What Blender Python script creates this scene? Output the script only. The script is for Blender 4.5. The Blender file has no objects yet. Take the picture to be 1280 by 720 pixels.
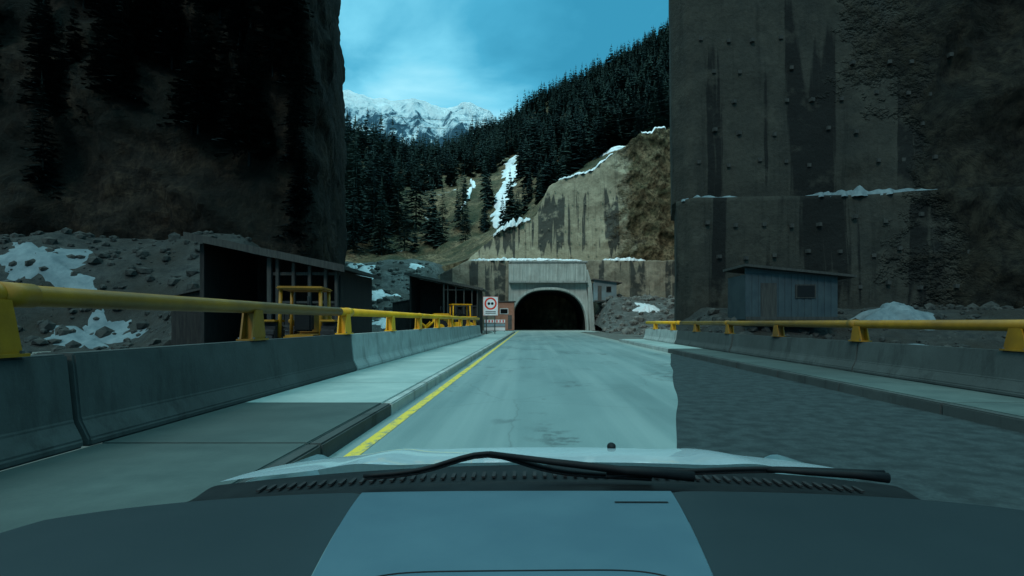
import bpy, bmesh, math, random
import numpy as np
from mathutils import Vector, Matrix, noise as mn
random.seed(7); rng=np.random.default_rng(7)
scene=bpy.context.scene
scene.view_settings.view_transform='Standard'; scene.view_settings.look='None'; scene.view_settings.exposure=0
R=math.radians

# ------------------------------------------------------------ materials
class NT:
    def __init__(s,m):
        s.t=m.node_tree; s.n=s.t.nodes; s.l=s.t.links
    def node(s,typ,**kw):
        n=s.n.new(typ)
        for k,v in kw.items(): setattr(n,k,v)
        return n
    def link(s,a,b): s.l.new(a,b)
    def setin(s,sock,v):
        if hasattr(v,'is_output'): s.l.new(v,sock)
        else: sock.default_value=v
    def math(s,op,a,b=0.0,clamp=False):
        n=s.node('ShaderNodeMath',operation=op,use_clamp=clamp); s.setin(n.inputs[0],a); s.setin(n.inputs[1],b); return n.outputs[0]
    def mix(s,f,a,b,blend='MIX'):
        n=s.node('ShaderNodeMix',data_type='RGBA',blend_type=blend)
        s.setin(n.inputs[0],f)
        s.setin(n.inputs[6],a if hasattr(a,'is_output') else (*a,1)); s.setin(n.inputs[7],b if hasattr(b,'is_output') else (*b,1)); return n.outputs[2]
    def ramp(s,f,cols,interp='LINEAR'):
        n=s.node('ShaderNodeValToRGB'); cr=n.color_ramp; cr.interpolation=interp
        while len(cr.elements)<len(cols): cr.elements.new(.5)
        for e,(p,c) in zip(cr.elements,cols):
            e.position=p; e.color=(c,c,c,1) if isinstance(c,(int,float)) else (*c,1)
        s.link(f,n.inputs[0]); return n.outputs[0]
    def noise(s,vec,scale,detail=6,rough=.6,stretch=None,dist=0):
        if stretch:
            m=s.node('ShaderNodeMapping'); m.inputs['Scale'].default_value=stretch; s.link(vec,m.inputs[0]); vec=m.outputs[0]
        n=s.node('ShaderNodeTexNoise'); n.inputs['Scale'].default_value=scale; n.inputs['Detail'].default_value=detail
        n.inputs['Roughness'].default_value=rough; n.inputs['Distortion'].default_value=dist
        s.link(vec,n.inputs['Vector']); return n.outputs[0]
def newmat(name):
    m=bpy.data.materials.new(name); m.use_nodes=True; t=NT(m)
    b=m.node_tree.nodes['Principled BSDF']; co=t.node('ShaderNodeTexCoord').outputs['Object']
    return m,t,b,co
def bump(t,b,h,strength,dist=.1):
    n=t.node('ShaderNodeBump'); n.inputs['Strength'].default_value=strength; n.inputs['Distance'].default_value=dist
    t.link(h,n.inputs['Height']); t.link(n.outputs[0],b.inputs['Normal'])
def nmat(name,c1,c2,scale=1.0,rough=.85,bmp=.3,bdist=.05,bscale=None,stretch=None,big=None,metal=0,lo=.35,hi=.65,spec=.3):
    m,t,b,co=newmat(name)
    f=t.noise(co,scale,8,.65,stretch)
    col=t.ramp(f,[(lo,c1),(hi,c2)])
    if big:
        g=t.noise(co,scale*.13,4,.6)
        col=t.mix(t.ramp(g,[(.4,0.),(.62,1.)]),col,big)
    t.link(col,b.inputs['Base Color']); b.inputs['Roughness'].default_value=rough; b.inputs['Metallic'].default_value=metal
    b.inputs['Specular IOR Level'].default_value=spec
    if bmp: bump(t,b,t.noise(co,bscale or scale*4,8,.7,stretch),bmp,bdist)
    return m

M_snow=nmat('snow',(.66,.72,.74),(.85,.88,.9),1.2,.6,.5,.15,big=(.55,.62,.64))
def conc(name,k,tint=(1,1,1)):
    m,t,b,co=newmat(name)
    c=lambda v:tuple(v*k*q for q in tint)
    f=t.noise(co,2.5,8,.65); col=t.ramp(f,[(.35,c(.33)),(.65,c(.44))])
    g=t.noise(co,.5,4,.6); col=t.mix(t.ramp(g,[(.4,0.),(.62,.8)]),col,c(.30))
    d=t.noise(co,1,7,.7,(2.5,1.6,.25)); col=t.mix(t.ramp(d,[(.52,0.),(.66,.7)]),col,c(.14))
    t.link(col,b.inputs['Base Color']); b.inputs['Roughness'].default_value=.85; b.inputs['Specular IOR Level'].default_value=.25
    bump(t,b,t.noise(co,14,8,.7),.35,.02); return m
M_conc=conc('concrete_pale',.92,(.90,1,.95))
M_conc_dim=conc('concrete_dimmed',.15,(.85,1,.97))  # near barriers and kerbs: dimness of the view's sides painted into the concrete
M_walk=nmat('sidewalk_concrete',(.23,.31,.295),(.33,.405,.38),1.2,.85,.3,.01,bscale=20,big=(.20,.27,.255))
M_walk_dim=nmat('sidewalk_dimmed',(.04,.062,.06),(.07,.098,.092),1.2,.85,.3,.01,bscale=20,big=(.03,.044,.042))  # near slabs: same sidewalk, dimming of the outer view put into its colour
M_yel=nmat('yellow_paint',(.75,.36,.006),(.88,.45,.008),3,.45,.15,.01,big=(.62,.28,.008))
M_yel_dk=nmat('yellow_paint_dimmed',(.22,.10,.004),(.31,.145,.005),3,.5,.3,.01,big=(.13,.062,.008))  # near rails and loader: yellow darkened to paint in the dim sides
M_dark=nmat('tunnel_dark',(.006,.007,.008),(.014,.016,.016),1,.9,.2)
M_wood=nmat('dark_timber',(.016,.015,.014),(.042,.038,.033),2.0,.9,.5,.03,stretch=(6,6,.6))
M_woodp=nmat('grey_plank',(.05,.052,.048),(.1,.1,.09),2.0,.9,.5,.03,stretch=(6,6,.6))
M_wood_dk=nmat('dark_timber_dimmed',(.006,.007,.008),(.02,.02,.018),2.0,.9,.5,.03,stretch=(6,6,.6))  # near shed: shaded copy of the dark timber, dimness held in the colour
M_woodp_dk=nmat('grey_plank_dimmed',(.018,.02,.02),(.04,.042,.038),2.0,.9,.5,.03,stretch=(6,6,.6))  # shaded copy of the grey planks for near objects, dimming put into colour
M_tin=nmat('roof_tin',(.06,.055,.05),(.13,.12,.11),1.3,.6,.3,.02)
M_blue=nmat('blue_sheet',(.16,.26,.29),(.24,.34,.37),1.5,.6,.3,.02,big=(.13,.17,.18))
M_blue_dk=nmat('blue_sheet_dimmed',(.016,.028,.035),(.028,.044,.05),1.5,.6,.3,.02)  # near hut: blue sheet darkened so the dim right side is painted in
M_rubber=nmat('rubber',(.008,.008,.009),(.016,.016,.017),8,.75,.3,.01)
M_black=nmat('black_plastic',(.003,.004,.005),(.006,.008,.009),20,.6,.2,.002,spec=.15)
M_steel=nmat('grey_steel',(.1,.1,.1),(.16,.16,.16),6,.5,.1,.01,metal=.6)
M_red=nmat('red_paint',(.6,.04,.02),(.72,.06,.03),4,.5,.1,.01)
M_white=nmat('white_paint',(.7,.72,.72),(.82,.83,.83),4,.5,.1,.01,big=(.6,.6,.58))
M_brown=nmat('rust_panel',(.38,.16,.10),(.48,.22,.15),1.5,.7,.2,.02)
M_scree=nmat('scree',(.05,.06,.06),(.17,.18,.17),1.6,.95,.9,.25,bscale=2.5,big=(.075,.075,.068))
M_scree_dk=nmat('scree_dark',(.011,.015,.016),(.038,.042,.039),1.8,.95,.9,.2,bscale=3,big=(.017,.017,.014))  # dimmed copy of scree for the near slopes, darkness painted into colour
M_rubble=nmat('rubble_stone',(.06,.066,.064),(.2,.2,.18),1.5,.95,.6,.1)
M_rubble_dk=nmat('rubble_stone_dark',(.011,.015,.015),(.045,.047,.043),1.5,.95,.6,.1)  # near rubble: same stone with the side dimming put into its colour
M_ground=nmat('ground_dirt',(.08,.09,.085),(.17,.175,.155),.9,.95,.7,.1,bscale=3,big=(.1,.1,.09))

def rock_mat(name,a,b2,c,snowamt=0,scale=.25):
    m,t,b,co=newmat(name)
    f=t.noise(co,scale,10,.7,(1,1,1.4),.6)
    col=t.ramp(f,[(.33,a),(.5,b2),(.66,c)])
    v=t.noise(co,scale*5,8,.7,(1.3,1.3,.6))
    col=t.mix(t.ramp(v,[(.38,.85),(.6,0.)]),col,tuple(x*.25 for x in a))
    h=t.noise(co,scale*.3,6,.65); col=t.mix(t.ramp(h,[(.42,.75),(.58,0.)]),col,(a[0]*.5,a[1]*.8,a[2]*.7))
    if snowamt:
        g=t.noise(co,.09,8,.65)
        geo=t.node('ShaderNodeNewGeometry'); sp=t.node('ShaderNodeSeparateXYZ'); t.link(geo.outputs['Normal'],sp.inputs[0])
        k=t.math('MULTIPLY',t.ramp(g,[(snowamt,0.),(snowamt+.04,1.)]),t.ramp(sp.outputs[2],[(.35,0.),(.6,1.)]))
        col=t.mix(k,col,(.7,.74,.76))
    t.link(col,b.inputs['Base Color']); b.inputs['Roughness'].default_value=.95; b.inputs['Specular IOR Level'].default_value=.15
    bump(t,b,t.math('ADD',f,t.math('MULTIPLY',v,.5)),1.0,.9)
    return m
M_hill=rock_mat('hillside_earth',(.06,.055,.035),(.20,.15,.085),(.34,.26,.16),.645)
M_cliff=rock_mat('cliff_rock_dark',(.007,.007,.006),(.026,.020,.014),(.052,.038,.024),0,.35)  # near left cliff: rock colour lowered to paint in the dim side

def shotcrete(name,base,base2,stain,rock1,rock2,rock_x,zlo,zhi,freq,thr=.52):
    m,t,b,co=newmat(name)
    sp=t.node('ShaderNodeSeparateXYZ'); t.link(co,sp.inputs[0])
    f=t.noise(co,.35,9,.65); col=t.ramp(f,[(.36,base),(.64,base2)])
    fine=t.noise(co,3,8,.7); col=t.mix(t.ramp(fine,[(.3,.5),(.6,0.)]),col,tuple(x*.5 for x in base))
    s=t.noise(co,1.0,6,.62,(freq,.0,freq*.03)); s1=t.ramp(s,[(thr,0.),(thr+.025,1.)])
    cut=t.noise(co,1,3,.5,(freq*1.3,.0,.0)); zz=t.math('MULTIPLY',t.math('SUBTRACT',cut,.5),(zhi-zlo)*1.2)
    h=t.math('ADD',sp.outputs[2],zz)
    mask=t.ramp(t.math('DIVIDE',t.math('SUBTRACT',h,zlo),(zhi-zlo)),[(.05,0.),(.10,1.),(.90,1.),(.96,0.)])
    col=t.mix(t.math('MULTIPLY',t.math('MULTIPLY',s1,mask),.9),col,stain)
    s2=t.noise(co,1.0,6,.7,(freq*3,.05,freq*.12)); col=t.mix(t.ramp(s2,[(.54,0.),(.7,.55)]),col,stain)
    pl=t.noise(co,.5,6,.6,(1,1,1)); col=t.mix(t.ramp(pl,[(.55,0.),(.66,.5)]),col,tuple(min(1,x*1.3) for x in base2))
    r=t.noise(co,.3,10,.7,None,.8); rc=t.ramp(r,[(.36,rock1),(.62,rock2)])
    v=t.noise(co,1.6,8,.7); rc=t.mix(t.ramp(v,[(.38,.9),(.58,0.)]),rc,tuple(x*.22 for x in rock1))
    w=t.noise(co,.16,6,.7); k=t.math('ADD',t.math('SUBTRACT',sp.outputs[0],rock_x),t.math('MULTIPLY',t.math('SUBTRACT',w,.5),26))
    k=t.ramp(t.math('ADD',t.math('MULTIPLY',k,.3),.5),[(.0,0.),(1.,1.)])
    col=t.mix(k,col,rc)
    t.link(col,b.inputs['Base Color']); b.inputs['Roughness'].default_value=.92; b.inputs['Specular IOR Level'].default_value=.2
    bump(t,b,t.math('ADD',t.math('MULTIPLY',r,t.math('MULTIPLY',k,1.6)),t.math('ADD',t.math('MULTIPLY',fine,.15),t.math('MULTIPLY',f,.2))),1.0,.8)
    return m
M_shot=shotcrete('shotcrete',(.25,.235,.165),(.36,.335,.24),(.035,.042,.04),(.07,.075,.04),(.25,.20,.12),18,15,27,.55,.475)
M_shot_low=shotcrete('shotcrete_low',(.17,.165,.125),(.30,.275,.205),(.035,.042,.04),(.12,.1,.07),(.22,.17,.12),60,2,13,.45,.50)
M_shot_dk=shotcrete('shotcrete_dark',(.021,.023,.020),(.036,.036,.029),(.004,.005,.005),(.008,.010,.008),(.030,.027,.018),27,1,24,.42,.50)  # near right wall: shotcrete with the side dimness painted into every tone

def foliage(name,c1,c2):
    m,t,b,co=newmat(name)
    at=t.node('ShaderNodeAttribute',attribute_name='shade')
    col=t.ramp(at.outputs['Fac'],[(0.,c1),(1.,c2)])
    t.link(col,b.inputs['Base Color']); b.inputs['Roughness'].default_value=.9; b.inputs['Specular IOR Level'].default_value=.1
    return m
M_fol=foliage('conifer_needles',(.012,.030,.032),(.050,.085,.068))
M_fol_dk=foliage('conifer_needles_dark',(.002,.005,.006),(.009,.017,.015))  # near cliff trees: needles dimmed in colour, not by lighting

def road_mat():
    m,t,b,co=newmat('worn_asphalt')
    f=t.noise(co,40,4,.8); col=t.ramp(f,[(.3,(.105,.165,.165)),(.7,(.175,.245,.24))])
    g=t.noise(co,.55,6,.6,(1,.25,1)); col=t.mix(t.ramp(g,[(.35,.6),(.6,0.)]),col,(.08,.13,.13))
    w=t.noise(co,.8,4,.6,(1.3,.03,1)); col=t.mix(t.ramp(w,[(.46,0.),(.64,.55)]),col,(.22,.285,.275))
    sp=t.noise(co,.35,3,.5,(1,.6,1)); sp2=t.noise(co,2.2,7,.7)
    k=t.math('MULTIPLY',t.ramp(sp,[(.55,0.),(.60,1.)]),t.ramp(sp2,[(.50,0.),(.56,.75)]))
    col=t.mix(k,col,(.05,.07,.07))
    sp3=t.noise(co,.9,3,.6,(1,.8,1)); col=t.mix(t.ramp(sp3,[(.70,0.),(.72,.8)]),col,(.045,.06,.06))
    vo=t.node('ShaderNodeTexVoronoi',feature='DISTANCE_TO_EDGE'); vo.inputs['Scale'].default_value=.28
    mp=t.node('ShaderNodeMixRGB'); mp.blend_type='ADD'; mp.inputs[0].default_value=.35; t.link(co,mp.inputs[1])
    nn=t.node('ShaderNodeTexNoise'); nn.inputs['Scale'].default_value=1.5; t.link(co,nn.inputs['Vector']); t.link(nn.outputs[1],mp.inputs[2]); t.link(mp.outputs[0],vo.inputs['Vector'])
    ck=t.ramp(vo.outputs[0],[(.0,.45),(.005,0.)]); col=t.mix(ck,col,(.06,.08,.08))
    s_=t.node('ShaderNodeSeparateXYZ'); t.link(co,s_.inputs[0])
    du=t.math('ADD',t.math('MULTIPLY',t.math('SUBTRACT',s_.outputs[1],50),.02),t.math('MULTIPLY',t.math('SUBTRACT',g,.5),1.5))
    col=t.mix(t.ramp(du,[(.0,0.),(1.,.7)]),col,(.29,.33,.31))
    dg=t.math('ADD',t.math('MULTIPLY',t.math('SUBTRACT',s_.outputs[0],5.9),1.2),t.math('MULTIPLY',t.math('SUBTRACT',sp2,.5),2.))
    col=t.mix(t.ramp(dg,[(.0,0.),(1.,.7)]),col,(.27,.30,.26))
    t.link(col,b.inputs['Base Color']); b.inputs['Specular IOR Level'].default_value=.4
    t.link(t.ramp(g,[(.35,.50),(.62,.80)]),b.inputs['Roughness'])
    bump(t,b,f,.35,.01); return m
M_road=road_mat()
M_asphalt_dk=nmat('asphalt_dark',(.024,.036,.039),(.042,.056,.058),30,.85,.4,.01,big=(.02,.028,.03),spec=.1)  # paints dimness onto the road's right side; tunnel floor shares it
def line_mat():
    m,t,b,co=newmat('worn_yellow_line')
    f=t.noise(co,6,8,.75,(1,.5,1)); col=t.ramp(f,[(.38,(.18,.21,.14)),(.50,(.66,.46,.03))])
    t.link(col,b.inputs['Base Color']); b.inputs['Roughness'].default_value=.6; return m
M_line=line_mat()
def portal_mat():
    m,t,b,co=newmat('boardformed_concrete')
    f=t.noise(co,1,8,.7,(2.2,1,.12)); col=t.ramp(f,[(.35,(.27,.32,.30)),(.62,(.46,.52,.48))])
    g=t.noise(co,.5,6,.6); col=t.mix(t.ramp(g,[(.35,.5),(.55,0.)]),col,(.21,.235,.21))
    d=t.noise(co,1,6,.7,(3,1,.1)); col=t.mix(t.ramp(d,[(.56,0.),(.66,.6)]),col,(.1,.12,.11))
    t.link(col,b.inputs['Base Color']); b.inputs['Roughness'].default_value=.85
    bump(t,b,f,.5,.08); return m
M_portal=portal_mat()
def mtn_mat():
    m,t,b,co=newmat('mountain_snow_rock')
    geo=t.node('ShaderNodeNewGeometry'); sp=t.node('ShaderNodeSeparateXYZ'); t.link(geo.outputs['Normal'],sp.inputs[0])
    spp=t.node('ShaderNodeSeparateXYZ'); t.link(co,spp.inputs[0])
    n=t.noise(co,.016,11,.72,(1,1,.5),.6); 
    k=t.math('ADD',t.math('MULTIPLY',sp.outputs[2],.75),t.math('MULTIPLY',t.math('SUBTRACT',n,.5),2.0))
    hgt=t.math('MULTIPLY',t.math('SUBTRACT',spp.outputs[2],690),.0016)
    k=t.math('ADD',k,hgt)
    col=t.ramp(k,[(.34,(.05,.12,.17)),(.46,(.34,.50,.58)),(.64,(.72,.84,.88))])  # blue haze of distance mixed into the rock and snow colours
    t.link(col,b.inputs['Base Color']); b.inputs['Roughness'].default_value=.9; b.inputs['Specular IOR Level'].default_value=.1
    bump(t,b,n,1.0,40); return m
M_mtn=mtn_mat()
def paint_white():
    m,t,b,co=newmat('white_car_paint'); f=t.noise(co,60,5,.8)
    t.link(t.ramp(f,[(.3,(.42,.52,.56)),(.7,(.52,.62,.66))]),b.inputs['Base Color']); b.inputs['Roughness'].default_value=.25
    b.inputs['Coat Weight'].default_value=.6; return m
M_car=paint_white()
def dash_mat(name,c1,c2,sp_=.35):
    m,t,b,co=newmat(name); f=t.noise(co,900,3,.6); g=t.noise(co,7,6,.6)
    col=t.mix(t.ramp(g,[(.35,0.),(.7,.6)]),c1,c2); sp=t.noise(co,160,3,.8)
    col=t.mix(t.ramp(sp,[(.70,0.),(.76,sp_)]),col,tuple(x*2.2 for x in c2))
    t.link(col,b.inputs['Base Color']); b.inputs['Roughness'].default_value=.55; b.inputs['Specular IOR Level'].default_value=.3; bump(t,b,f,.35,.0006); return m
M_dash=dash_mat('dashboard_vinyl',(.036,.080,.105),(.055,.110,.135))
M_dash_dk=dash_mat('dashboard_vinyl_dimmed',(.005,.013,.017),(.009,.018,.022))  # outer dash: vinyl darkened to paint in the dim sides of the view

# ------------------------------------------------------------ mesh helpers
def link(o): scene.collection.objects.link(o); return o
def empty(name,loc=(0,0,0)):
    o=bpy.data.objects.new(name,None); o.location=loc; o.empty_display_size=.5; return link(o)
def from_bm(name,bm,mat,parent=None,smooth=False):
    me=bpy.data.meshes.new(name); bm.normal_update(); bm.to_mesh(me); bm.free()
    if mat: me.materials.append(mat)
    if smooth: me.polygons.foreach_set('use_smooth',[True]*len(me.polygons))
    o=bpy.data.objects.new(name,me); link(o)
    if parent: o.parent=parent
    return o
def bm_box(bm,c,s,rot=0,taper=None):
    r=bmesh.ops.create_cube(bm,size=1); vs=r['verts']
    for v in vs:
        if taper and v.co.z>0: v.co.x*=taper[0]; v.co.y*=taper[1]
        v.co=Vector((v.co.x*s[0],v.co.y*s[1],v.co.z*s[2]))
        if rot: v.co=Matrix.Rotation(rot,3,'Z')@v.co
        v.co+=Vector(c)
    return vs
def box(name,c,s,mat,parent=None,bevel=0,rot=0,taper=None):
    bm=bmesh.new(); bm_box(bm,c,s,rot,taper)
    if bevel: bmesh.ops.bevel(bm,geom=bm.edges[:],offset=bevel,segments=2,affect='EDGES')
    return from_bm(name,bm,mat,parent)
def prism(name,pts,axis,a,b,mat,parent=None,bevel=0):
    bm=bmesh.new(); A=[];B=[]
    for p in pts:
        if axis=='y': A.append(bm.verts.new((p[0],a,p[1]))); B.append(bm.verts.new((p[0],b,p[1])))
        else: A.append(bm.verts.new((a,p[0],p[1]))); B.append(bm.verts.new((b,p[0],p[1])))
    n=len(pts); bm.faces.new(A); bm.faces.new(B[::-1])
    for i in range(n): bm.faces.new((A[i],B[i],B[(i+1)%n],A[(i+1)%n]))
    bmesh.ops.recalc_face_normals(bm,faces=bm.faces)
    if bevel: bmesh.ops.bevel(bm,geom=bm.edges[:],offset=bevel,segments=2,affect='EDGES')
    return from_bm(name,bm,mat,parent)
def tube(name,pts,r,mat,parent=None,seg=12,cap=True):
    bm=bmesh.new(); rings=[]; pts=[Vector(p) for p in pts]
    for i,p in enumerate(pts):
        d=(pts[min(i+1,len(pts)-1)]-pts[max(i-1,0)]).normalized()
        u=d.cross(Vector((0,0,1)));  u=u.normalized() if u.length>1e-3 else Vector((1,0,0)); w=u.cross(d)
        rr=r[i] if isinstance(r,(list,tuple)) else r
        rings.append([bm.verts.new(p+(u*math.cos(a)+w*math.sin(a))*rr) for a in [2*math.pi*k/seg for k in range(seg)]])
    for a,b in zip(rings,rings[1:]):
        for k in range(seg): bm.faces.new((a[k],a[(k+1)%seg],b[(k+1)%seg],b[k]))
    if cap: bm.faces.new(rings[0]); bm.faces.new(rings[-1][::-1])
    bmesh.ops.recalc_face_normals(bm,faces=bm.faces)
    return from_bm(name,bm,mat,parent,True)
def grid(name,P,mat,parent=None,smooth=True):
    nu,nv=P.shape[:2]; me=bpy.data.meshes.new(name)
    idx=np.arange(nu*nv).reshape(nu,nv)
    f=np.stack([idx[:-1,:-1],idx[1:,:-1],idx[1:,1:],idx[:-1,1:]],-1).reshape(-1,4)
    me.from_pydata(P.reshape(-1,3).tolist(),[],f.tolist()); me.materials.append(mat)
    if smooth: me.polygons.foreach_set('use_smooth',[True]*len(me.polygons))
    o=bpy.data.objects.new(name,me); link(o)
    if parent: o.parent=parent
    return o
def fr(x,y,z=0,s=1,o=5): return mn.fractal(Vector((x*s,y*s,z*s)),1.0,2.0,o)
def sm(a,b,x):
    t=min(1,max(0,(x-a)/(b-a))); return t*t*(3-2*t)

# ------------------------------------------------------------ terrain
ctrl=[(127,500,253),(54,500,208.6),(-10,500,178),(-41,450,147),(-71,400,117),(-81,380,106),(-91,330,101),(-97,300,97),(-146,280,114),(250,520,337),
(31.8,125,45),(18,125,38.5),(4.6,125,32),(-1.6,125,22.6),(-7.9,125,20.6),(-13.2,125,16.2),(-20,125,14.5),(-42,130,14),(-70,120,14),
(28.5,113,40.0),(16.2,113,34.5),(12.2,113,31.3),(4.2,113,28),(-.6,113,20.0),(-6.7,113,18.5),(-11.8,113,14.0),(-20,113,12.5),(-40,113,12),
(-5.8,170,33.6),(-8.9,260,76.5),(27.4,200,72),(50.9,200,79),(10.3,200,60),(-28,190,37),(-50,190,38),(-48,270,68),(-73,240,60),
(-200,540,120),(280,540,350),(280,113,110),(-200,113,30),(90,113,60),(100,300,150),(0,540,185),(127,540,256),(-60,540,120),(20,350,130),(-10,360,115)]
C=np.array(ctrl,float); XY=C[:,:2]/100
def phi(r): return np.where(r>1e-9,r*r*np.log(r+1e-12),0)
n=len(C); K=phi(np.linalg.norm(XY[:,None]-XY[None],axis=2))+np.eye(n)*.004
Pm=np.c_[np.ones(n),XY]; A=np.zeros((n+3,n+3)); A[:n,:n]=K; A[:n,n:]=Pm; A[n:,:n]=Pm.T
W=np.linalg.solve(A,np.r_[C[:,2],0,0,0])
def tps(x,y):
    q=np.array([x,y])/100; r=np.linalg.norm(XY-q,axis=1)
    return float(phi(r)@W[:n]+W[n]+W[n+1]*q[0]+W[n+2]*q[1])
def hz(x,y):
    k=sm(113,150,y)
    rid=mn.ridged_multi_fractal(Vector((x*.022,y*.013,3)),1.,2.,5,1.,2.)
    return tps(x,y)+k*(fr(x,y,0,.03)*4+(rid-1.2)*3.2+fr(x,y,4,.15,4)*1.3)+fr(x,y,9,.3,3)*.3
ys=np.r_[np.arange(113,200,1.8),np.arange(200,545,4)]; xs=np.arange(-190,270,2.2)
P=np.array([[(x,112.9,-1.)]+[(x,y,hz(x,y)) for y in ys] for x in xs]); grid('hillside',P,M_hill)

P=np.array([[(x,y,-.06) for y in (-3000,-200,0,60,300,4000)] for x in (-4000,-100,0,100,4000)],float)
grid('ground',P,M_ground)

prof=[(-2600,980),(-1500,930),(-900,890),(-760,910),(-700,905),(-650,888),(-600,876),(-540,872),(-480,878),(-420,866),(-370,846),(-327,836),(-285,848),(-240,866),(-210,850),(-165,832),(-132,792),(-40,740),(200,700),(800,760),(2000,700)]
px_=[p[0] for p in prof]; pz_=[p[1] for p in prof]
P=[]
for x in np.arange(-1600,500,8):
    row=[]
    for y in np.arange(1550,2500,10):
        x2=x+fr(x,y,1,.004)*25
        d=(y-2200)/650.; base=np.interp(x2,px_,pz_)*(1-abs(d)**1.2*.62)
        rid=mn.ridged_multi_fractal(Vector((x*.0075+y*.002,y*.0026,1)),.9,2.15,8,1.,2.)
        row.append((x,y,base+(rid-1.3)*50*(0.10+min(1.2,abs(d)*2.6))+fr(x,y,2,.02,4)*9))
    P.append(row)
grid('snowy_mountain',np.array(P),M_mtn,None,False)

# ------------------------------------------------------------ conifers
def conifer(levels,nb,sub,seed):
    r=random.Random(seed); V=[];F=[];S=[]
    def tri(a,b,c,s):
        i=len(V); V.extend([a,b,c]); F.append((i,i+1,i+2)); S.extend([s]*3)
    for L in range(levels):
        t=(L+r.uniform(-.3,.3))/levels; t=max(0,t); z=.10+.88*t; rad=.19*(1-t)**.8+.012
        rad*=r.uniform(.75,1.15)
        for b in range(nb):
            if r.random()<.12: continue
            a=r.uniform(0,6.283); l=rad*r.uniform(.6,1.2); dx,dy=math.cos(a),math.sin(a); zt=z-l*r.uniform(.2,.55)+.01
            s=r.uniform(0,1)*(.35+.65*t)
            if sub==1:
                w=l*.40
                p0=(0,0,z); p3=(dx*l,dy*l,zt); mx,my,mz=dx*l*.55,dy*l*.55,(z+zt)/2
                tri(p0,(mx-dy*w,my+dx*w,mz-.02),p3,s); tri(p0,p3,(mx+dy*w,my-dx*w,mz-.02),s*.7)
            else:
                for k in range(sub):
                    q=(k+.6)/sub; cx,cy,cz=dx*l*q,dy*l*q,z+(zt-z)*q; w=l*.42*(1.15-q); ln=l*.42
                    for sgn in (-1,1):
                        aa=a+sgn*r.uniform(.5,1.0); ex,ey=math.cos(aa),math.sin(aa)
                        tip=(cx+ex*w*1.5,cy+ey*w*1.5,cz-w*r.uniform(.3,.7)); b1=(cx+dx*ln*.35,cy+dy*ln*.35,cz-.006); b2=(cx-dx*ln*.3,cy-dy*ln*.3,cz-.012)
                        tri(b1,tip,b2,s*r.uniform(.6,1))
                tri((dx*l*.8-dy*.008,dy*l*.8+dx*.008,z+(zt-z)*.8),(dx*l*1.1,dy*l*1.1,zt),(dx*l*.8+dy*.008,dy*l*.8-dx*.008,z+(zt-z)*.8),s)
    tri((-.01,0,.9),(.01,0,.9),(0,0,1.03),.6); tri((0,-.01,.9),(0,.01,.9),(0,0,1.03),.6)
    for k in range(5):
        a0=k*1.2566;a1=a0+1.2566; w=.013
        tri((math.cos(a0)*w,math.sin(a0)*w,-.05),(math.cos(a1)*w,math.sin(a1)*w,-.05),(0,0,.9),.1)
    return np.array(V),np.array(F),np.array(S)
LOD0=[conifer(12,6,1,i) for i in range(5)]
LOD1=[conifer(20,9,1,10+i) for i in range(6)]
LOD15=[conifer(26,9,3,30+i) for i in range(4)]
LOD2=[conifer(32,9,4,20+i) for i in range(4)]
def forest(name,items,lods,mat):
    Vs=[];Fs=[];Ss=[];off=0
    for (x,y,z,h,wd) in items:
        V,F,S=lods[rng.integers(len(lods))]; a=rng.uniform(0,6.28); c,s=math.cos(a),math.sin(a)
        lx,ly=rng.normal(0,.02,2)
        X=(V[:,0]*c-V[:,1]*s)*h*wd+V[:,2]*h*lx; Y=(V[:,0]*s+V[:,1]*c)*h*wd+V[:,2]*h*ly
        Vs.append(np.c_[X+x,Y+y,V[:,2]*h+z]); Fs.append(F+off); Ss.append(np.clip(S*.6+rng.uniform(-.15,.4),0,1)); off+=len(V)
    V=np.concatenate(Vs);F=np.concatenate(Fs);S=np.concatenate(Ss)
    me=bpy.data.meshes.new(name); me.vertices.add(len(V)); me.vertices.foreach_set('co',V.ravel())
    me.loops.add(len(F)*3); me.loops.foreach_set('vertex_index',F.ravel().astype(np.int32))
    me.polygons.add(len(F)); me.polygons.foreach_set('loop_start',np.arange(0,len(F)*3,3,dtype=np.int32))
    me.update(calc_edges=True)
    at=me.attributes.new('shade','FLOAT','POINT'); at.data.foreach_set('value',S.astype(np.float32))
    me.materials.append(mat); o=bpy.data.objects.new(name,me); return link(o)
far=[];mid=[];big=[]
def gully(x,y): return 150<y<285 and abs(x-(-9+2.5*math.sin(y*.05)))<4.6
for _ in range(8000):
    x=rng.uniform(-150,200); y=rng.uniform(122,535)
    if x>y*.30+8 or x<-y*.36-6: continue
    if gully(x,y): continue
    d=.6+fr(x,y,7,.02,3)*.9
    if x>-2: d+=.6
    if y>300: d+=.6
    if -46<x<-6 and y<225: d-=.55
    if x<-46 and y>140: d+=.2
    if x>0 and y<138: d-=.5
    if x<-15 and y<150: d-=.35
    if y<128: d-=.3
    if rng.random()>d: continue
    h=rng.uniform(8,17)*(1 if y>180 else .85)
    if rng.random()<.1: h*=1.35
    (mid if y<250 else far).append((x,y,hz(x,y)-.3,h,rng.uniform(.8,1.25)))
print('trees',len(far),len(mid))
for (x,y,h) in [(-42,150,27),(-39,146,21),(-49,158,30),(-30,165,20),(-34,150,17),(-17,145,12),(36,150,17),(33,160,18),(30,140,11),(-45,142,19),(-52,150,26),(-25,158,17),
    (-47,168,32),(-44,175,30),(-56,175,34),(-40,170,26),(-61,185,34),(-37,180,27),(-21,172,18),(-50,185,34),(16,128,10),(19,131,11),(23,133,12),(27,131,11),(12,130,9),(26,140,14),(21,143,14),(31,133,12),
    (24,124,10),(27,122,12),(29,126,14),(30,120,11),(32,124,15)]:
    big.append((x,y,hz(x,y)-.3,h,.95))
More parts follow.
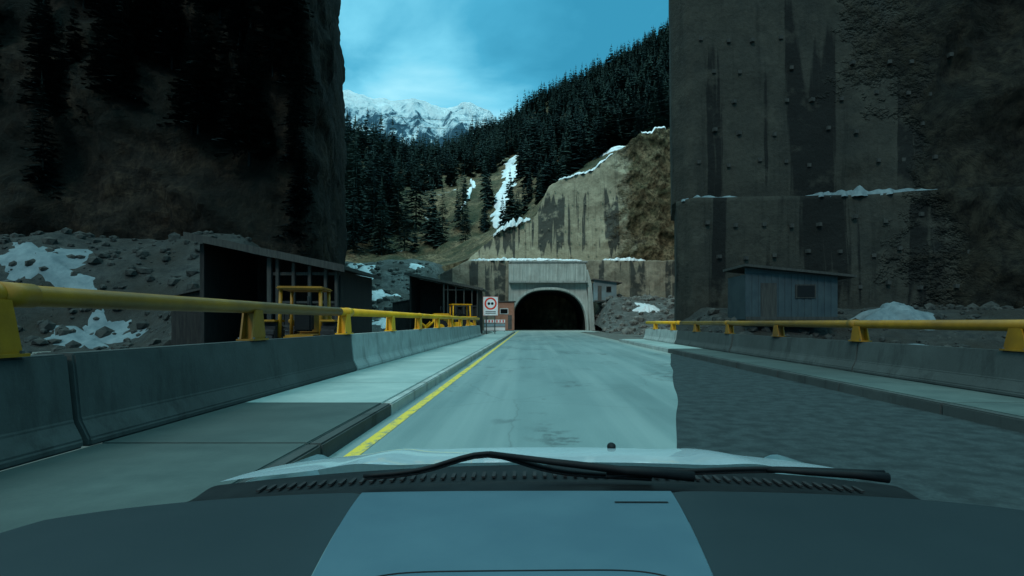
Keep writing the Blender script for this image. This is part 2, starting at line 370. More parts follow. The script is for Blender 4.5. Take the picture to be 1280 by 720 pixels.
forest('conifer_forest',far,LOD0,M_fol); forest('conifer_forest',mid,LOD1,M_fol); forest('conifer_forest',big,LOD15,M_fol)

# ------------------------------------------------------------ snow helpers
def snow_strip(name,path,w,hf,off=.35,n=60,seed=0,mat=None):
    pts=[Vector(p) for p in path]; P=[]
    for i in range(n):
        t=i/(n-1)*(len(pts)-1); k=min(int(t),len(pts)-2); p=pts[k].lerp(pts[k+1],t-k); d=(pts[k+1]-pts[k]).normalized(); s=Vector((-d.y,d.x))
        ww=w*(.25+.75*math.sin(math.pi*min(1,max(0,i/(n-1))))**.5)*(1+fr(i*.25,seed,0,1,3)*.7); sh=fr(i*.17,seed+5,0,1,3)*w*.5
        hh=off*(.55+.8*abs(fr(i*.12,seed+2,0,1,3)))*(.15+.85*math.sin(math.pi*i/(n-1))**.5)
        row=[]
        for j in range(9):
            u=(j/8-.5)*2; jag=fr(i*.6,j*.5,seed,1,3)*.15*w
            q=p+s*(u*ww*.5+sh+jag); row.append((q.x,q.y,hf(q.x,q.y)+hh*(1-abs(u)**2)-.12*(abs(u)>.9)))
        P.append(row)
    return grid(name,np.array(P),mat or M_snow)
def snow_blob(name,cx,cy,rx,ry,h,hf,seed=0,mat=None):
    P=[]
    for i in range(61):
        a=i/60*2*math.pi; rr=1+fr(math.cos(a)*1.6,math.sin(a)*1.6,seed,1,5)*.85; row=[]
        for j in range(12):
            q=j/11; x=cx+math.cos(a)*rx*rr*q; y=cy+math.sin(a)*ry*rr*q
            row.append((x,y,hf(x,y)+h*(1-q**2)*(1+fr(x,y,seed,.9,3)*.4)-.05))
        P.append(row)
    return grid(name,np.array(P),mat or M_snow)
snow_strip('snow_gully',[(-8.2,158),(-10,185),(-8,215),(-10,245),(-7,275)],6.0,hz,1.0,90,1)
snow_strip('snow_gully',[(-24,190),(-22,215),(-26,240)],1.6,hz,.5,40,4)

# ------------------------------------------------------------ retaining wall (far)
cx_=[-13,-11.8,-6.7,-.2,1.0,3.4,4.2,12.2,16.2,21.8,28.5,36]; cz_=[13.4,14.6,19.1,21.6,22.5,28.5,29.2,31.6,35,39,40.6,46]
def crest(x): return float(np.interp(x,cx_,cz_))+fr(x,3,0,.4,4)*.5*(1+sm(14,20,x))
rw=empty('retaining_wall')
P=[]
for x in np.arange(-13,36,.28):
    cz=crest(x); row=[]
    for v in np.linspace(0,1,90):
        z=12.7+v*(cz-12.7); k=sm(13,21,x+fr(x,z,0,.12,3)*6)
        rk=mn.ridged_multi_fractal(Vector((x*.16,z*.13,2)),.9,2.,6,1.,2.)-1.3
        row.append((x,110.3+1.9*v-k*(rk*1.5+.4)-fr(x,z,4,.25,4)*.3,z))
    row.append((x,115,cz+.25)); P.append(row)
grid('upper_tier',np.array(P),M_shot,rw)
def tier(name,x0,x1,zb):
    P=[]
    for x in np.arange(x0,x1+.01,.35):
        top=12.75 if x>-11.5 else float(np.interp(x,[-24,-16.5,-11.5],[5,10.4,12.75])); top+=fr(x,1,0,.5,3)*.18; row=[]
        for v in np.linspace(0,1,50):
            z=zb+v*(top-zb); row.append((x,102.2+1.*v-fr(x,z,8,.22,5)*.45,z))
        row.append((x,111.5 if x>-13 else 113,top+(0 if x>-13 else 1.5))); P.append(row)
    grid(name,np.array(P),M_shot_low,rw)
tier('lower_tier',-24,-3.35,-.5); tier('lower_tier_over_portal',-3.35,9.6,9.5); tier('lower_tier',9.6,36,-.5)
bm=bmesh.new()
for i in range(15):
    for j in range(6):
        x=-1+i*1.5+random.uniform(-.3,.3); z=14.5+j*2.6+random.uniform(-.3,.3)
        if z<crest(x)-1 and x<18 and random.random()<.7: bm_box(bm,(x,110.15+1.9*(z-12.7)/(crest(x)-12.7)-.2,z),(.2,.25,.2))
from_bm('anchor_plates',bm,M_shot_low,rw)
led=lambda x,y: 12.85
snow_strip('snow_ledge',[(-11.5,103.9),(-6,104),(0,104),(9.5,103.9)],1.8,led,.6,120,2)
snow_strip('snow_ledge',[(13.2,103.9),(17,104),(21.2,104)],1.5,led,.65,60,3)
cw=lambda x,y: crest(x)+.25+max(0,(y-113))*.25
snow_strip('snow_crest',[(-7.6,112.6),(-4.6,112.6),(-.2,112.8)],3.4,cw,1.6,50,6)
snow_strip('snow_crest',[(5.5,112.8),(11,112.8),(16.5,113)],1.9,cw,.6,60,7)
snow_strip('snow_crest',[(22,112.3),(24,112.3),(27,112.4)],1.3,cw,.6,30,8)
snow_strip('snow_crest',[(11,150),(16,146),(20,141)],3.4,hz,1.0,40,9)
snow_strip('snow_crest',[(12,135),(16,130),(20,122)],3.0,hz,1.0,40,10)

# ------------------------------------------------------------ tunnel portal
tp=empty('tunnel_portal')
CXT=3.05
def arch(a,h,nn=2.6,N=48,z0=-.1):
    out=[]
    for i in range(N+1):
        th=math.pi*i/N; c,s=math.cos(th),math.sin(th)
        out.append((CXT-a*math.copysign(abs(c)**(2/nn),c),max(z0,h*abs(s)**(2/nn))))
    out[0]=(CXT-a,z0); out[-1]=(CXT+a,z0); return out
def ring(name,inner,outer,y0,y1,mat):
    bm=bmesh.new(); n=len(inner); q=[[bm.verts.new((p[0],y,p[1])) for p in pr] for pr in (inner,outer) for y in (y0,y1)]
    i0,i1,o0,o1=q
    for k in range(n-1):
        bm.faces.new((i0[k],i0[k+1],o0[k+1],o0[k])); bm.faces.new((i1[k],o1[k],o1[k+1],i1[k+1]))
        bm.faces.new((i0[k],i1[k],i1[k+1],i0[k+1])); bm.faces.new((o0[k],o0[k+1],o1[k+1],o1[k]))
    for k in (0,n-1): bm.faces.new((i0[k],o0[k],o1[k],i1[k]))
    bmesh.ops.recalc_face_normals(bm,faces=bm.faces); return from_bm(name,bm,mat,tp)
inn=arch(6.45,7.0)
def outer_rect(L,Rr,T):
    out=[]
    for (x,z) in inn:
        dx=x-CXT; dz=z
        s=min(((L if dx<0 else Rr))/abs(dx) if abs(dx)>1e-6 else 1e9, T/dz if dz>.01 else 1e9)
        out.append((CXT+dx*s,dz*s if dz>.01 else -.1))
    out[0]=(CXT-L,-.1); out[-1]=(CXT+Rr,-.1); return out
hw=outer_rect(6.95,6.55,11.7)
hw=[(x+(.0 if z>7 else .9*(7-z)/7*(1 if x>CXT else -.1)),z) for x,z in hw]
ring('headwall',[(CXT+(x-CXT)*.985,z*.99) for x,z in inn],hw,97,103.5,M_portal)
ring('arch_collar',inn,[(CXT+(x-CXT)*1.055,z*1.055 if z>0 else z) for x,z in inn],95.9,96.99,M_portal)
prism('cornice',[(95.7,8.15),(95.7,8.5),(96.98,8.6),(96.98,8.1)],'x',CXT-6.9,CXT+6.6,M_conc,tp,.03)
box('cap',(CXT-.1,100,11.85),(13.6,6.4,.3),M_conc,tp,.04)
for i in range(9): box('board_rib',(CXT-6.2+i*1.53,96.93,10.2),(.10,.14,2.7),M_portal,tp)
prism('wing_wall',[(CXT+7.0,-.1),(CXT+8.0,-.1),(CXT+7.4,8),(CXT+6.7,10.5),(CXT+6.56,10.5)],'y',96.5,102,M_portal,tp,.05)
bm=bmesh.new(); prev=None
for y in (97.2,130,170,230):
    cur=[bm.verts.new((CXT+(p[0]-CXT)*.975,y,p[1]*.98 if p[1]>0 else p[1])) for p in inn]
    if prev:
        for k in range(len(cur)-1): bm.faces.new((prev[k],cur[k],cur[k+1],prev[k+1]))
    prev=cur
bm.faces.new(prev); from_bm('tunnel_lining',bm,M_dark,tp,True)
for y in (99,106,114,123): box('tunnel_lamp_housing',(CXT-3.2,y,5.9),(.25,.9,.12),M_dark,tp)

# ------------------------------------------------------------ mounds
def lm(x,y):
    h=11.8*sm(74,103,y+fr(x,y,3,.06,3)*5)*(1-.85*sm(-19,-12.5,x))+1.8*sm(103,113,y)
    return h+fr(x,y,2,.18,5)*.7*sm(72,80,y)-.1
P=np.array([[(x,y,lm(x,y)) for y in np.arange(68,117,.6)] for x in np.arange(-75,-11,.6)]); grid('scree_slope',P,M_scree)
def rm(x,y):
    e=sm(9.8,13.5,x); return e*(5.6*sm(72,97,y+fr(x,y,3,.08,3)*4))+fr(x,y,2,.3,5)*.35*e-.08
P=np.array([[(x,y,rm(x,y)) for y in np.arange(46,104,.6)] for x in np.arange(10.8,42,.6)]); grid('scree_slope',P,M_scree)
def rocks(name,n,xr,yr,hf,smin,smax,mat,seed,pw=2.5):
    r=random.Random(seed); bm=bmesh.new()
    for i in range(n):
        x=r.uniform(*xr); y=r.uniform(*yr); s=smin+(smax-smin)*r.random()**pw
        q=bmesh.ops.create_icosphere(bm,subdivisions=1,radius=s)
        m=Matrix.Rotation(r.uniform(0,6),3,'Z')@Matrix.Diagonal((r.uniform(.7,1.3),r.uniform(.6,1.1),r.uniform(.45,.9)))
        c=Vector((x,y,hf(x,y)+s*.15))
        for v in q['verts']: v.co=m@(v.co*r.uniform(.8,1.15))+c
    return from_bm(name,bm,mat)
rocks('rubble',900,(-48,-14.5),(75,108),lm,.12,.8,M_rubble,1)
rocks('rubble',700,(11,32),(66,101),rm,.12,.8,M_rubble,2)
for i,(x,y,rx,ry,h) in enumerate([(-29,96,3.2,3.2,.4),(-31.5,101,1.8,1.5,.4),(-24,88,2.5,1.5,.3),(-20.5,100,1.2,1.6,.5),(-33,92,2.5,2.5,.3),(-21,80,2.2,1.6,.35),(-36,99,3,2,.3),(-27.5,103,1.6,1.2,.4)]):
    snow_blob('snow_patch',x,y,rx,ry,h,lm,i)
for i,(x,y,rx,ry,h) in enumerate([(18.3,88,2.0,2.0,.7),(15.5,66,1.8,2.6,.5),(19.5,70,1.6,3.5,.4),(17,60,2.2,2.5,.4),(12.6,72,.7,1.0,.3)]):
    snow_blob('snow_patch',x,y,rx,ry,h,rm,20+i)

# ------------------------------------------------------------ road, sidewalks
def sheet(name,x0,x1,y0,y1,z,mat,nx=2,ny=2):
    return grid(name,np.array([[(x,y,z) for y in np.linspace(y0,y1,ny)] for x in np.linspace(x0,x1,nx)]),mat)
sheet('road',-2.3,6.9,-8,98,0,M_road,6,40)
sheet('tunnel_floor',-3.3,9.4,98,228,0.002,M_asphalt_dk)
sheet('edge_line',-2.08,-1.92,-8,92,.006,M_line,2,60)
P=[]
for x in np.linspace(-6,9.8,60): 
    y0=79+fr(x,2,0,.5,4)*3; P.append([(x,y0+(97.9-y0)*v,.004) for v in np.linspace(0,1,4)])
grid('road_apron',np.array(P),nmat('dusty_concrete',(.26,.31,.29),(.35,.39,.36),.8,.85,.3,.01,bscale=10,big=(.22,.26,.24)))
# dark sheet over the road's right: dimness painted in, with an uneven edge
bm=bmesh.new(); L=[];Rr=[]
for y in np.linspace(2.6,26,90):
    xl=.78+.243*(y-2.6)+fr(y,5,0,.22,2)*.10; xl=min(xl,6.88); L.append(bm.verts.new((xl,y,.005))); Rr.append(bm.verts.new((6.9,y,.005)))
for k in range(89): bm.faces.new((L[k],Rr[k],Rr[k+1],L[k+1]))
from_bm('road_dim_patch',bm,M_asphalt_dk)
def walk(name,x0,x1,y0,y1,side,step,split):
    e=empty(name); y=y0
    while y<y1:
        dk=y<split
        box('slab',((x0+x1)/2,y+step/2,.09+random.uniform(-.004,.004)),(x1-x0,step-.014,.22),M_walk_dim if dk else M_walk,e,.012)
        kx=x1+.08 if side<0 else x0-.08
        box('kerb',(kx+random.uniform(-.006,.006),y+step/2,.085),(.155,step-.02,.21),M_conc_dim if dk else M_conc,e,.02)
        y+=step
    return e
walk('sidewalk',-4.62,-2.40,-6,76,-1,3.0,9)
walk('sidewalk',6.75,8.35,-6,42,1,3.0,27)

def parapet(name,xf,side,y0,y1,split,bh,rh,seg=9.0,phase=5.8):
    e=empty(name); s=side
    pr=[(0,.2),(0,.28),(.10,.48),(.17,.2+bh),(.40,.2+bh),(.46,.2)]
    y=phase-seg*2
    while y<y1:
        a=max(y,y0); b=min(y+seg,y1)
        if b-a>.3:
            jx=random.uniform(-.012,.012); jz=random.uniform(-.008,.008)
            prism('barrier_segment',[(xf+s*p[0]+jx,p[1]+(jz if p[1]>.3 else 0)) for p in pr],'y',a+.025,b-.025,M_conc if a>=split-.5 else M_conc_dim,e,.02)
        y+=seg
    zt=.2+bh; zr=zt+rh; xr=xf+s*.27
    for a,b in ((y0,min(split,y1)),(split,y1)):
        if b-a<.5: continue
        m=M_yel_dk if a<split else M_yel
        tube('rail',[(xr,a,zr),(xr,b-.004,zr)],.105,m,e,20)
        k=a
        while k<b-1:
            tube('rail_sleeve',[(xr,k+.5,zr),(xr,k+.85,zr)],.118,m,e,20); k+=9.6
    p=0.2
    while p<y1-.3:
        if p>y0:
            m=M_yel_dk if p<split else M_yel
            bm=bmesh.new()
            prf=[(-.24,zt+.03),(.24,zt+.03),(.13,zr-.05),(-.13,zr-.05)]
            for dx in (-.10,.10):
                A=[bm.verts.new((xr+dx-.015,p+q[0],q[1])) for q in prf]; B=[bm.verts.new((xr+dx+.015,p+q[0],q[1])) for q in prf]
                bm.faces.new(A);bm.faces.new(B[::-1])
                for k in range(4): bm.faces.new((A[k],B[k],B[(k+1)%4],A[(k+1)%4]))
            bm_box(bm,(xr,p+.02,(zt+zr)/2),(.19,.20,zr-zt-.06),taper=(1,.7)); bm_box(bm,(xr,p,zt+.018),(.30,.56,.03))
            bmesh.ops.recalc_face_normals(bm,faces=bm.faces)
            from_bm('rail_post',bm,m,e)
            for by in (-.22,.22): 
                for bx in (-.125,.125): box('bolt',(xr+bx,p+by,zt+.045),(.03,.03,.03),M_steel,e)
        p+=4.8
    return e
parapet('bridge_parapet',-4.6,-1,-5,52,14.2,.97,.58)
parapet('bridge_parapet',8.3,1,-5,41.5,32,.78,.45,phase=5.5)

# ------------------------------------------------------------ sheds
def shed(name,x0,x1,y,dep,zl,zr,base,wall,roofm,plank,lean=True):
    e=empty(name); L=x1-x0
    rz=lambda x: zl+(zr-zl)*(x-x0)/L
    prism('roof',[(x0-.06*L,rz(x0-.06*L)),(x1+.07*L,rz(x1+.07*L)),(x1+.07*L,rz(x1+.07*L)+.16),(x0-.06*L,rz(x0-.06*L)+.16)],'y',y-.7,y+dep+.4,roofm,e)
    prism('roof_fascia',[(x0-.06*L,rz(x0-.06*L)-.12),(x1+.07*L,rz(x1+.07*L)-.12),(x1+.07*L,rz(x1+.07*L)+.2),(x0-.06*L,rz(x0-.06*L)+.2)],'y',y-.76,y-.71,plank,e)
    prism('back_wall',[(x0,base),(x1,base),(x1,rz(x1)-.03),(x0,rz(x0)-.03)],'y',y+dep,y+dep+.1,wall,e)
    prism('end_wall',[(y+.06,base),(y+dep-.02,base),(y+dep-.02,zl-.06),(y+.06,zl-.06)],'x',x0,x0+.1,wall,e)
    prism('end_wall',[(y+.06,base),(y+dep-.02,base),(y+dep-.02,zr-.06),(y+.06,zr-.06)],'x',x1-.1,x1,wall,e)
    ps=[0,.50,.56,.68,.80,.92,1.0]
    for i,f in enumerate(ps):
        x=x0+.12+(L-.24)*f; w=.2 if i in (0,1) else .14
        box('post',(x,y-.12,(base+rz(x)-.15)/2),(w,.16,rz(x)-.15-base),plank if i else wall,e,.01)
    bm=bmesh.new()
    xx=x0+L*.58; r=random.Random(3)
    while xx<x1-.2:
        top=base+(rz(xx)-base)*r.uniform(.50,.62); bm_box(bm,(xx,y,(base+top)/2),(.2,.05,top-base)); xx+=.235
    from_bm('plank_cladding',bm,wall,e)
    box('lintel_beam',((x0+.5*L+x1)/2,y-.02,rz(x0+.75*L)-.55),(L*.5,.12,.14),plank,e)
    for z in (.35,.62): box('wall_rail',(x0+.78*L,y-.06,base+(zr-base)*z),(L*.42,.06,.1),plank,e)
    if lean:
        h=base+(zl-base)*.58; w=.26*L
        prism('lean_to',[(x0-w,base),(x0-.01,base),(x0-.01,h),(x0-w,h-.35)],'y',y+.4,y+dep*.7,wall,e)
        prism('lean_to_roof',[(x0-w-.2,h-.38),(x0-.01,h+.02),(x0-.01,h+.12),(x0-w-.2,h-.28)],'y',y+.2,y+dep*.75,roofm,e)
    box('stored_crate',(x0+L*.3,y+dep*.6,base+.6),(L*.2,1.0,1.2),M_dark,e,.02)
    return e
shed('timber_shed',-15.2,-6.6,70,6,7.3,5.6,-.1,M_wood,M_tin,M_woodp)
shed('timber_shed',-15.0,-8.7,25.5,5,5.2,3.9,-.1,M_wood_dk,M_woodp_dk,M_woodp_dk)

def hut(name,x0,x1,y,dep,base,h,wall,roofm,plank):
    e=empty(name); L=x1-x0; bm=bmesh.new(); k=x0; i=0
    while k<x1-.01:
        bm_box(bm,(k+.1,y+(.03 if i%2 else 0),base+h/2),(.2,.06,h)); k+=.2; i+=1
    from_bm('corrugated_front',bm,wall,e)
    box('body',((x0+x1)/2,y+dep/2+.1,base+h/2),(L-.06,dep,h-.05),wall,e)
    prism('roof',[(x0-.2,base+h+.42),(x1+.9,base+h-.25),(x1+.9,base+h-.1),(x0-.2,base+h+.57)],'y',y-.5,y+dep+.4,roofm,e)
    prism('gable',[(x0,base+h+.01),(x1,base+h+.01),(x0,base+h+.36)],'y',y,y+.1,wall,e)
    box('door',(x0+L*.25,y-.06,base+h*.4),(L*.17,.06,h*.8),plank,e,.01)
    box('window_frame',(x0+L*.65,y-.06,base+h*.62),(L*.22,.06,h*.3),plank,e,.01)
    box('window_pane',(x0+L*.65,y-.095,base+h*.62),(L*.19,.02,h*.25),M_black,e)
    box('sill',((x0+x1)/2,y-.07,base+.1),(L,.1,.2),plank,e)
    return e
hut('corrugated_hut',10.6,14.4,94.5,4,4.9,3.3,M_blue,M_tin,M_woodp)
hut('corrugated_hut',13.0,18.6,34,3,1.6,2.8,M_blue_dk,M_woodp_dk,M_woodp_dk)

# ------------------------------------------------------------ wheel loader
def loader(name,x,y,z,s,rot,ym):
    e=empty(name,(x,y,z)); e.rotation_euler=(0,0,rot); e.scale=(s,s,s)
    def wheel(wx,wy,r,w):
        bm=bmesh.new(); bmesh.ops.create_cone(bm,cap_ends=True,segments=28,radius1=r,radius2=r,depth=w)
        for v in bm.verts: v.co=Matrix.Rotation(R(90),3,'X')@v.co+Vector((wx,wy,r))
        bmesh.ops.bevel(bm,geom=[g for g in bm.edges if len(g.link_faces)==2 and g.calc_face_angle(0)>1],offset=.07,segments=2,affect='EDGES')
        for k in range(20):
            a=k*math.pi/10; bm_box(bm,(wx+math.cos(a)*r,wy,r+math.sin(a)*r),(.09,w*.95,.09))
        from_bm('tyre',bm,M_rubber,e)
        bm=bmesh.new(); bmesh.ops.create_cone(bm,cap_ends=True,segments=24,radius1=r*.5,radius2=r*.42,depth=w+.06)
        for v in bm.verts: v.co=Matrix.Rotation(R(90),3,'X')@v.co+Vector((wx,wy,r))
        from_bm('wheel_rim',bm,ym,e)
    for wy in (-.85,.85): wheel(-1.1,wy,.72,.42); wheel(1.25,wy,.62,.38)
    box('chassis',(0,0,.85),(3.0,.9,.45),ym,e,.05)
    box('engine_bonnet',(1.05,0,1.4),(1.5,.95,.75),ym,e,.1,taper=(.92,.85))
    box('grille',(1.83,0,1.35),(.05,.7,.5),M_black,e)
    box('operator_seat',(-.75,0,1.45),(.5,.5,.55),M_black,e,.05)
    for wx in (-1.3,.15):
        for wy in (-.6,.6): tube('rops_post',[(wx,wy,1.0),(wx*.95,wy*.95,2.45)],.055,ym,e,10)
    box('rops_roof',(-.57,0,2.5),(1.7,1.35,.1),ym,e,.04)
    box('fender',(-1.1,.85,1.5),(1.2,.45,.07),ym,e,.02); box('fender',(-1.1,-.85,1.5),(1.2,.45,.07),ym,e,.02)
    tube('exhaust_stack',[(1.1,.25,1.7),(1.1,.25,2.35)],.05,M_black,e,10)
    tube('steering_column',[(0,0,1.4),(-.25,0,1.85)],.03,M_black,e,8)
    for wy in (-.62,.62): tube('lift_arm',[(.2,wy,1.5),(1.6,wy,1.25),(2.4,wy,.5)],.09,ym,e,8)
    prism('bucket',[(2.35,.15),(3.05,.08),(3.1,.14),(2.55,.3),(2.5,.75),(2.8,1.0),(2.7,1.03),(2.38,.8)],'y',-1.0,1.0,ym,e)
    return e
loader('wheel_loader',-8.6,62,0,1.35,R(200),M_yel)
loader('wheel_loader',-7.6,19.2,-.05,1.05,R(100),M_yel_dk)

# ------------------------------------------------------------ sign, booth, barricades
e=empty('traffic_sign')
SX,SY,SZ=-4.35,60,3.25
tube('post',[(SX-.45,SY+.08,0),(SX-.45,SY+.08,SZ+.8)],.05,M_steel,e); tube('post',[(SX+.45,SY+.08,0),(SX+.45,SY+.08,SZ+.8)],.05,M_steel,e)
box('board',(SX,SY,SZ-.1),(1.55,.05,2.0),M_white,e,.02)
box('board_edge',(SX,SY+.012,SZ-.1),(1.60,.02,2.05),M_red,e,.005)
def disc(name,r0,r1,y,mat,cx=SX,cz=SZ+.18):
    bm=bmesh.new(); N=40; A=[];B=[]
    for k in range(N):
        a=2*math.pi*k/N; A.append(bm.verts.new((cx+r0*math.cos(a),y,cz+r0*math.sin(a)))); B.append(bm.verts.new((cx+r1*math.cos(a),y,cz+r1*math.sin(a))))
    for k in range(N): bm.faces.new((A[k],A[(k+1)%N],B[(k+1)%N],B[k]))
    return from_bm(name,bm,mat,e)
disc('red_ring',.48,.66,SY-.032,M_red)
for dx in (-.18,.18): disc('symbol',.001,.15,SY-.034,M_black,SX+dx,SZ+.18)
for dz_ in (-.68,-.85): box('caption_line',(SX,SY-.033,SZ+dz_),(1.1,.012,.07),M_black,e)
e=empty('guard_booth')
box('body',(-4.1,88,2.3),(2.9,2.4,4.4),M_brown,e,.04); box('roof',(-4.1,88,4.62),(3.3,2.8,.14),M_tin,e,.02)
box('window',(-4.2,86.78,3.1),(1.3,.06,.9),M_white,e,.01); box('window_pane',(-4.2,86.74,3.1),(1.1,.03,.7),M_black,e); box('door_frame',(-3.3,86.78,1.4),(.6,.06,2.2),M_tin,e,.01)
for i,x in enumerate((-5.4,-4.0)):
    e=empty('barricade')
    for j in range(3): box('board',(x,72,.55+j*.5),(1.3,.05,.40),(M_white,M_blue,M_white)[j],e,.01)
    for dx in (-.55,.55): box('leg',(x+dx,72.06,.85),(.08,.06,1.7),M_steel,e); box('foot',(x+dx,72.06,.06),(.1,.9,.1),M_steel,e)
    for k in range(3): box('red_stripe',(x-.4+k*.4,71.965,1.55),(.16,.015,.32),M_red,e)

# ------------------------------------------------------------ near right wall and rubble
rw2=empty('retaining_wall'); P=[]
path=[(34,112),(25.7,92),(18.6,70),(12.4,48.5),(11.4,44),(11.0,42.5),(12,41),(20,40.5),(28,39),(36,36),(48,30),(70,20)]
def cum(path):
    s=[0]
    for a,b in zip(path,path[1:]): s.append(s[-1]+math.dist(a,b))
    return s
seglen=cum(path)
def along(s,pth,sl):
    return float(np.interp(s,sl,[p[0] for p in pth])),float(np.interp(s,sl,[p[1] for p in pth]))
tot=seglen[-1]; s=0; ss=[]
while s<tot: ss.append(s); s+=.9 if s<60 else .3
for s in ss:
    x,y=along(s,path,seglen); row=[]
    for z in list(np.linspace(-.5,10.6,34))+[10.65]+list(np.linspace(10.7,40,70)):
        back=0 if z<=10.62 else 1.3+.04*(z-10.6)
        k=sm(24,34,x+fr(x,z,0,.1,3)*8) if s>60 else .5
        rk=mn.ridged_multi_fractal(Vector((x*.13,z*.13+y*.1,5)),.9,2.,6,1.,2.)-1.3
        o=-k*(rk*1.6)-fr(x+y,z,6,.2,5)*.25
        row.append((x+back*.26*(s<66),y+back+o,z))
    P.append(row)
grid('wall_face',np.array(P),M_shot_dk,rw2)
bm=bmesh.new()
for i in range(9):
    for j in range(9):
        x=13+i*2+random.uniform(-.35,.35)+(j%2)*.9; z=4+j*2.35+random.uniform(-.3,.3)
        y=float(np.interp(x,[12,20,28,36],[41,40.5,39,36]))-.1+(0 if z<10.6 else 1.35+.04*(z-10.6))
        if abs(z-10.7)>.6 and (x>19.5 or z>6) and random.random()<.75: bm_box(bm,(x,y,z),(.26,.34,.26),rot=random.uniform(-.3,.3))
from_bm('anchor_plates',bm,M_woodp_dk,rw2)
l2=lambda x,y: 10.6
M_sd=nmat('snow_dimmed',(.07,.105,.12),(.13,.175,.19),1.2,.8,.5,.1)  # snow on near ledges and slopes: side dimness painted into its colour
snow_strip('snow_ledge',[(11.3,42.3),(13,41.9),(16.2,41.5)],1.0,l2,.35,40,12,M_sd)
snow_strip('snow_ledge',[(19.8,41.2),(24,40.6),(29.5,39.4)],1.3,l2,.65,60,13,M_sd)
def nr(x,y):
    k=sm(31,41,y+fr(x,y,1,.15,3)*2+max(0,x-20)*.35)*sm(9.2,13,x); return 2.6*k+fr(x,y,3,.5,5)*.25*sm(9,11,x)-.08
P=np.array([[(x,y,nr(x,y)) for y in np.arange(8,44,.35)] for x in np.arange(8.9,60,.35)]); grid('scree_slope',P,M_scree_dk)
rocks('rubble',500,(10,32),(26,40),nr,.06,.5,M_rubble_dk,3)
snow_blob('snow_patch',23,36,2.4,1.6,.8,nr,31,M_sd); snow_blob('snow_patch',20,31,2.5,1.2,.3,nr,32,M_sd); snow_blob('snow_patch',13,30,1.6,1.2,.3,nr,33,M_sd)

# ------------------------------------------------------------ near left cliff
path=[(-75,26),(-50,34),(-30,39),(-16.3,42.5),(-15.6,44.5),(-16.6,50),(-25,75),(-38,112)]
sl=cum(path); P=[]
for s in np.arange(0,sl[-1],.4):
    x,y=along(s,path,sl); row=[]
    for z in np.linspace(-.5,42,100):
        rk=mn.ridged_multi_fractal(Vector((x*.1+z*.05,y*.1,z*.09)),.9,2.,6,1.,2.)-1.3
        r2=mn.ridged_multi_fractal(Vector((x*.25,y*.25,z*.16+9)),.9,2.,6,1.,2.)
        f=fr(x,y,z,.09,5); back=z*.30*sm(-13,-34,x)+z*.03; eg=sm(-21,-16,x)
        row.append((x-back*.2-abs(f)*1.6*eg-r2*.55*eg-.04*z,y+back-rk*1.8*(1-.6*eg)-f*1.5,z))
    P.append(row)
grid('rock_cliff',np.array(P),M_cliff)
def nl(x,y):
    k=sm(27,40,y+fr(x,y,1,.1,3)*3)*sm(-13,-21,x); return 7.5*k+fr(x,y,3,.35,5)*.4*sm(-9,-13,x)-.08
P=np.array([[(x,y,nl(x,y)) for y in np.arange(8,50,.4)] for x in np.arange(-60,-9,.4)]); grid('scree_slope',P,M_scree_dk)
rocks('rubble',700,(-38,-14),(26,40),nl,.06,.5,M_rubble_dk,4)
for i,(x,y,rx,ry,h) in enumerate([(-30,34.5,3.4,1.6,.3),(-24.5,31.5,2.4,1.5,.25),(-19,36,1.4,1.4,.3),(-34,30,2.5,1.5,.3),(-21,28,1.5,1.0,.15)]): snow_blob('snow_patch',x,y,rx,ry,h,nl,40+i,M_sd)
near=[]
for _ in range(62):
    x=rng.uniform(-46,-17.3); z=rng.uniform(10,34) if rng.random()<.25 else rng.uniform(17,32)
    yb=float(np.interp(x,[-50,-30,-16],[34,39,42.5])); back=z*.30*sm(-13,-34,x)+z*.03
    near.append((x-.05*z-back*.2,yb+back+rng.uniform(-.6,.6),z-1,rng.uniform(5,11),rng.uniform(.8,1.2)))
for z in (5,9,12,15,18,21,24,27,30): near.append((-17.0-.06*z-rng.uniform(0,.9),43.0+z*.05,z-1.5,rng.uniform(6,9),.85))
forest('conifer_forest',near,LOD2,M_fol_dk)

# ------------------------------------------------------------ utility cable
u=empty('overhead_cable')
for (a,b,sg) in [((-30,110,42),(36,118,50),3),((-30,108,40),(36,117,47.5),3.4)]:
    pts=[(a[0]+(b[0]-a[0])*t,a[1]+(b[1]-a[1])*t,a[2]+(b[2]-a[2])*t-sg*4*t*(1-t)) for t in np.linspace(0,1,24)]
    tube('wire',pts,.028,M_black,u,6)

# ------------------------------------------------------------ car
car=empty('car')
def surf(name,f,x0,x1,nx,ts,mat): return grid(name,np.array([[f(x,t) for t in ts] for x in np.linspace(x0,x1,nx)]),mat,car)
CC=.06
def hz_(t,u): return 1.1385-.088*t-.068*t*t-.050*abs(u)**2.4-(max(0,t-.7)**1.5)*1.8+.010*math.exp(-((abs(u)-.6)/.09)**2)
def hood(x,t):
    u=(x-CC)/.86
    return (x,1.44+t*.85,hz_(t,u))
surf('hood',hood,CC-.86,CC+.86,80,np.linspace(0,1.25,50),M_car)
for sx in (-1,1):
    P=np.array([[(CC+sx*(.862+.07*math.sin(a)),1.0+t*1.45,1.085-.22*(1-math.cos(a))-.07*t-.05*t*t-(max(0,t-.75)**1.6)*1.4) for t in np.linspace(0,1.1,30)] for a in np.linspace(0,1.57,8)])
    grid('fender',P,M_car,car)
surf('cowl',lambda x,t:(x,1.455-t*.50,1.128+.035*t+.006*math.sin(t*16)-.045*((x-CC)/.8)**2),CC-.86,CC+.86,50,np.linspace(0,1,26),M_black)
bm=bmesh.new()
for k in range(60): bm_box(bm,(CC-.7+k*.024,1.33,1.138-.045*((-.7+k*.024)/.8)**2),(.008,.04,.004))
from_bm('cowl_vents',bm,M_rubber,car)
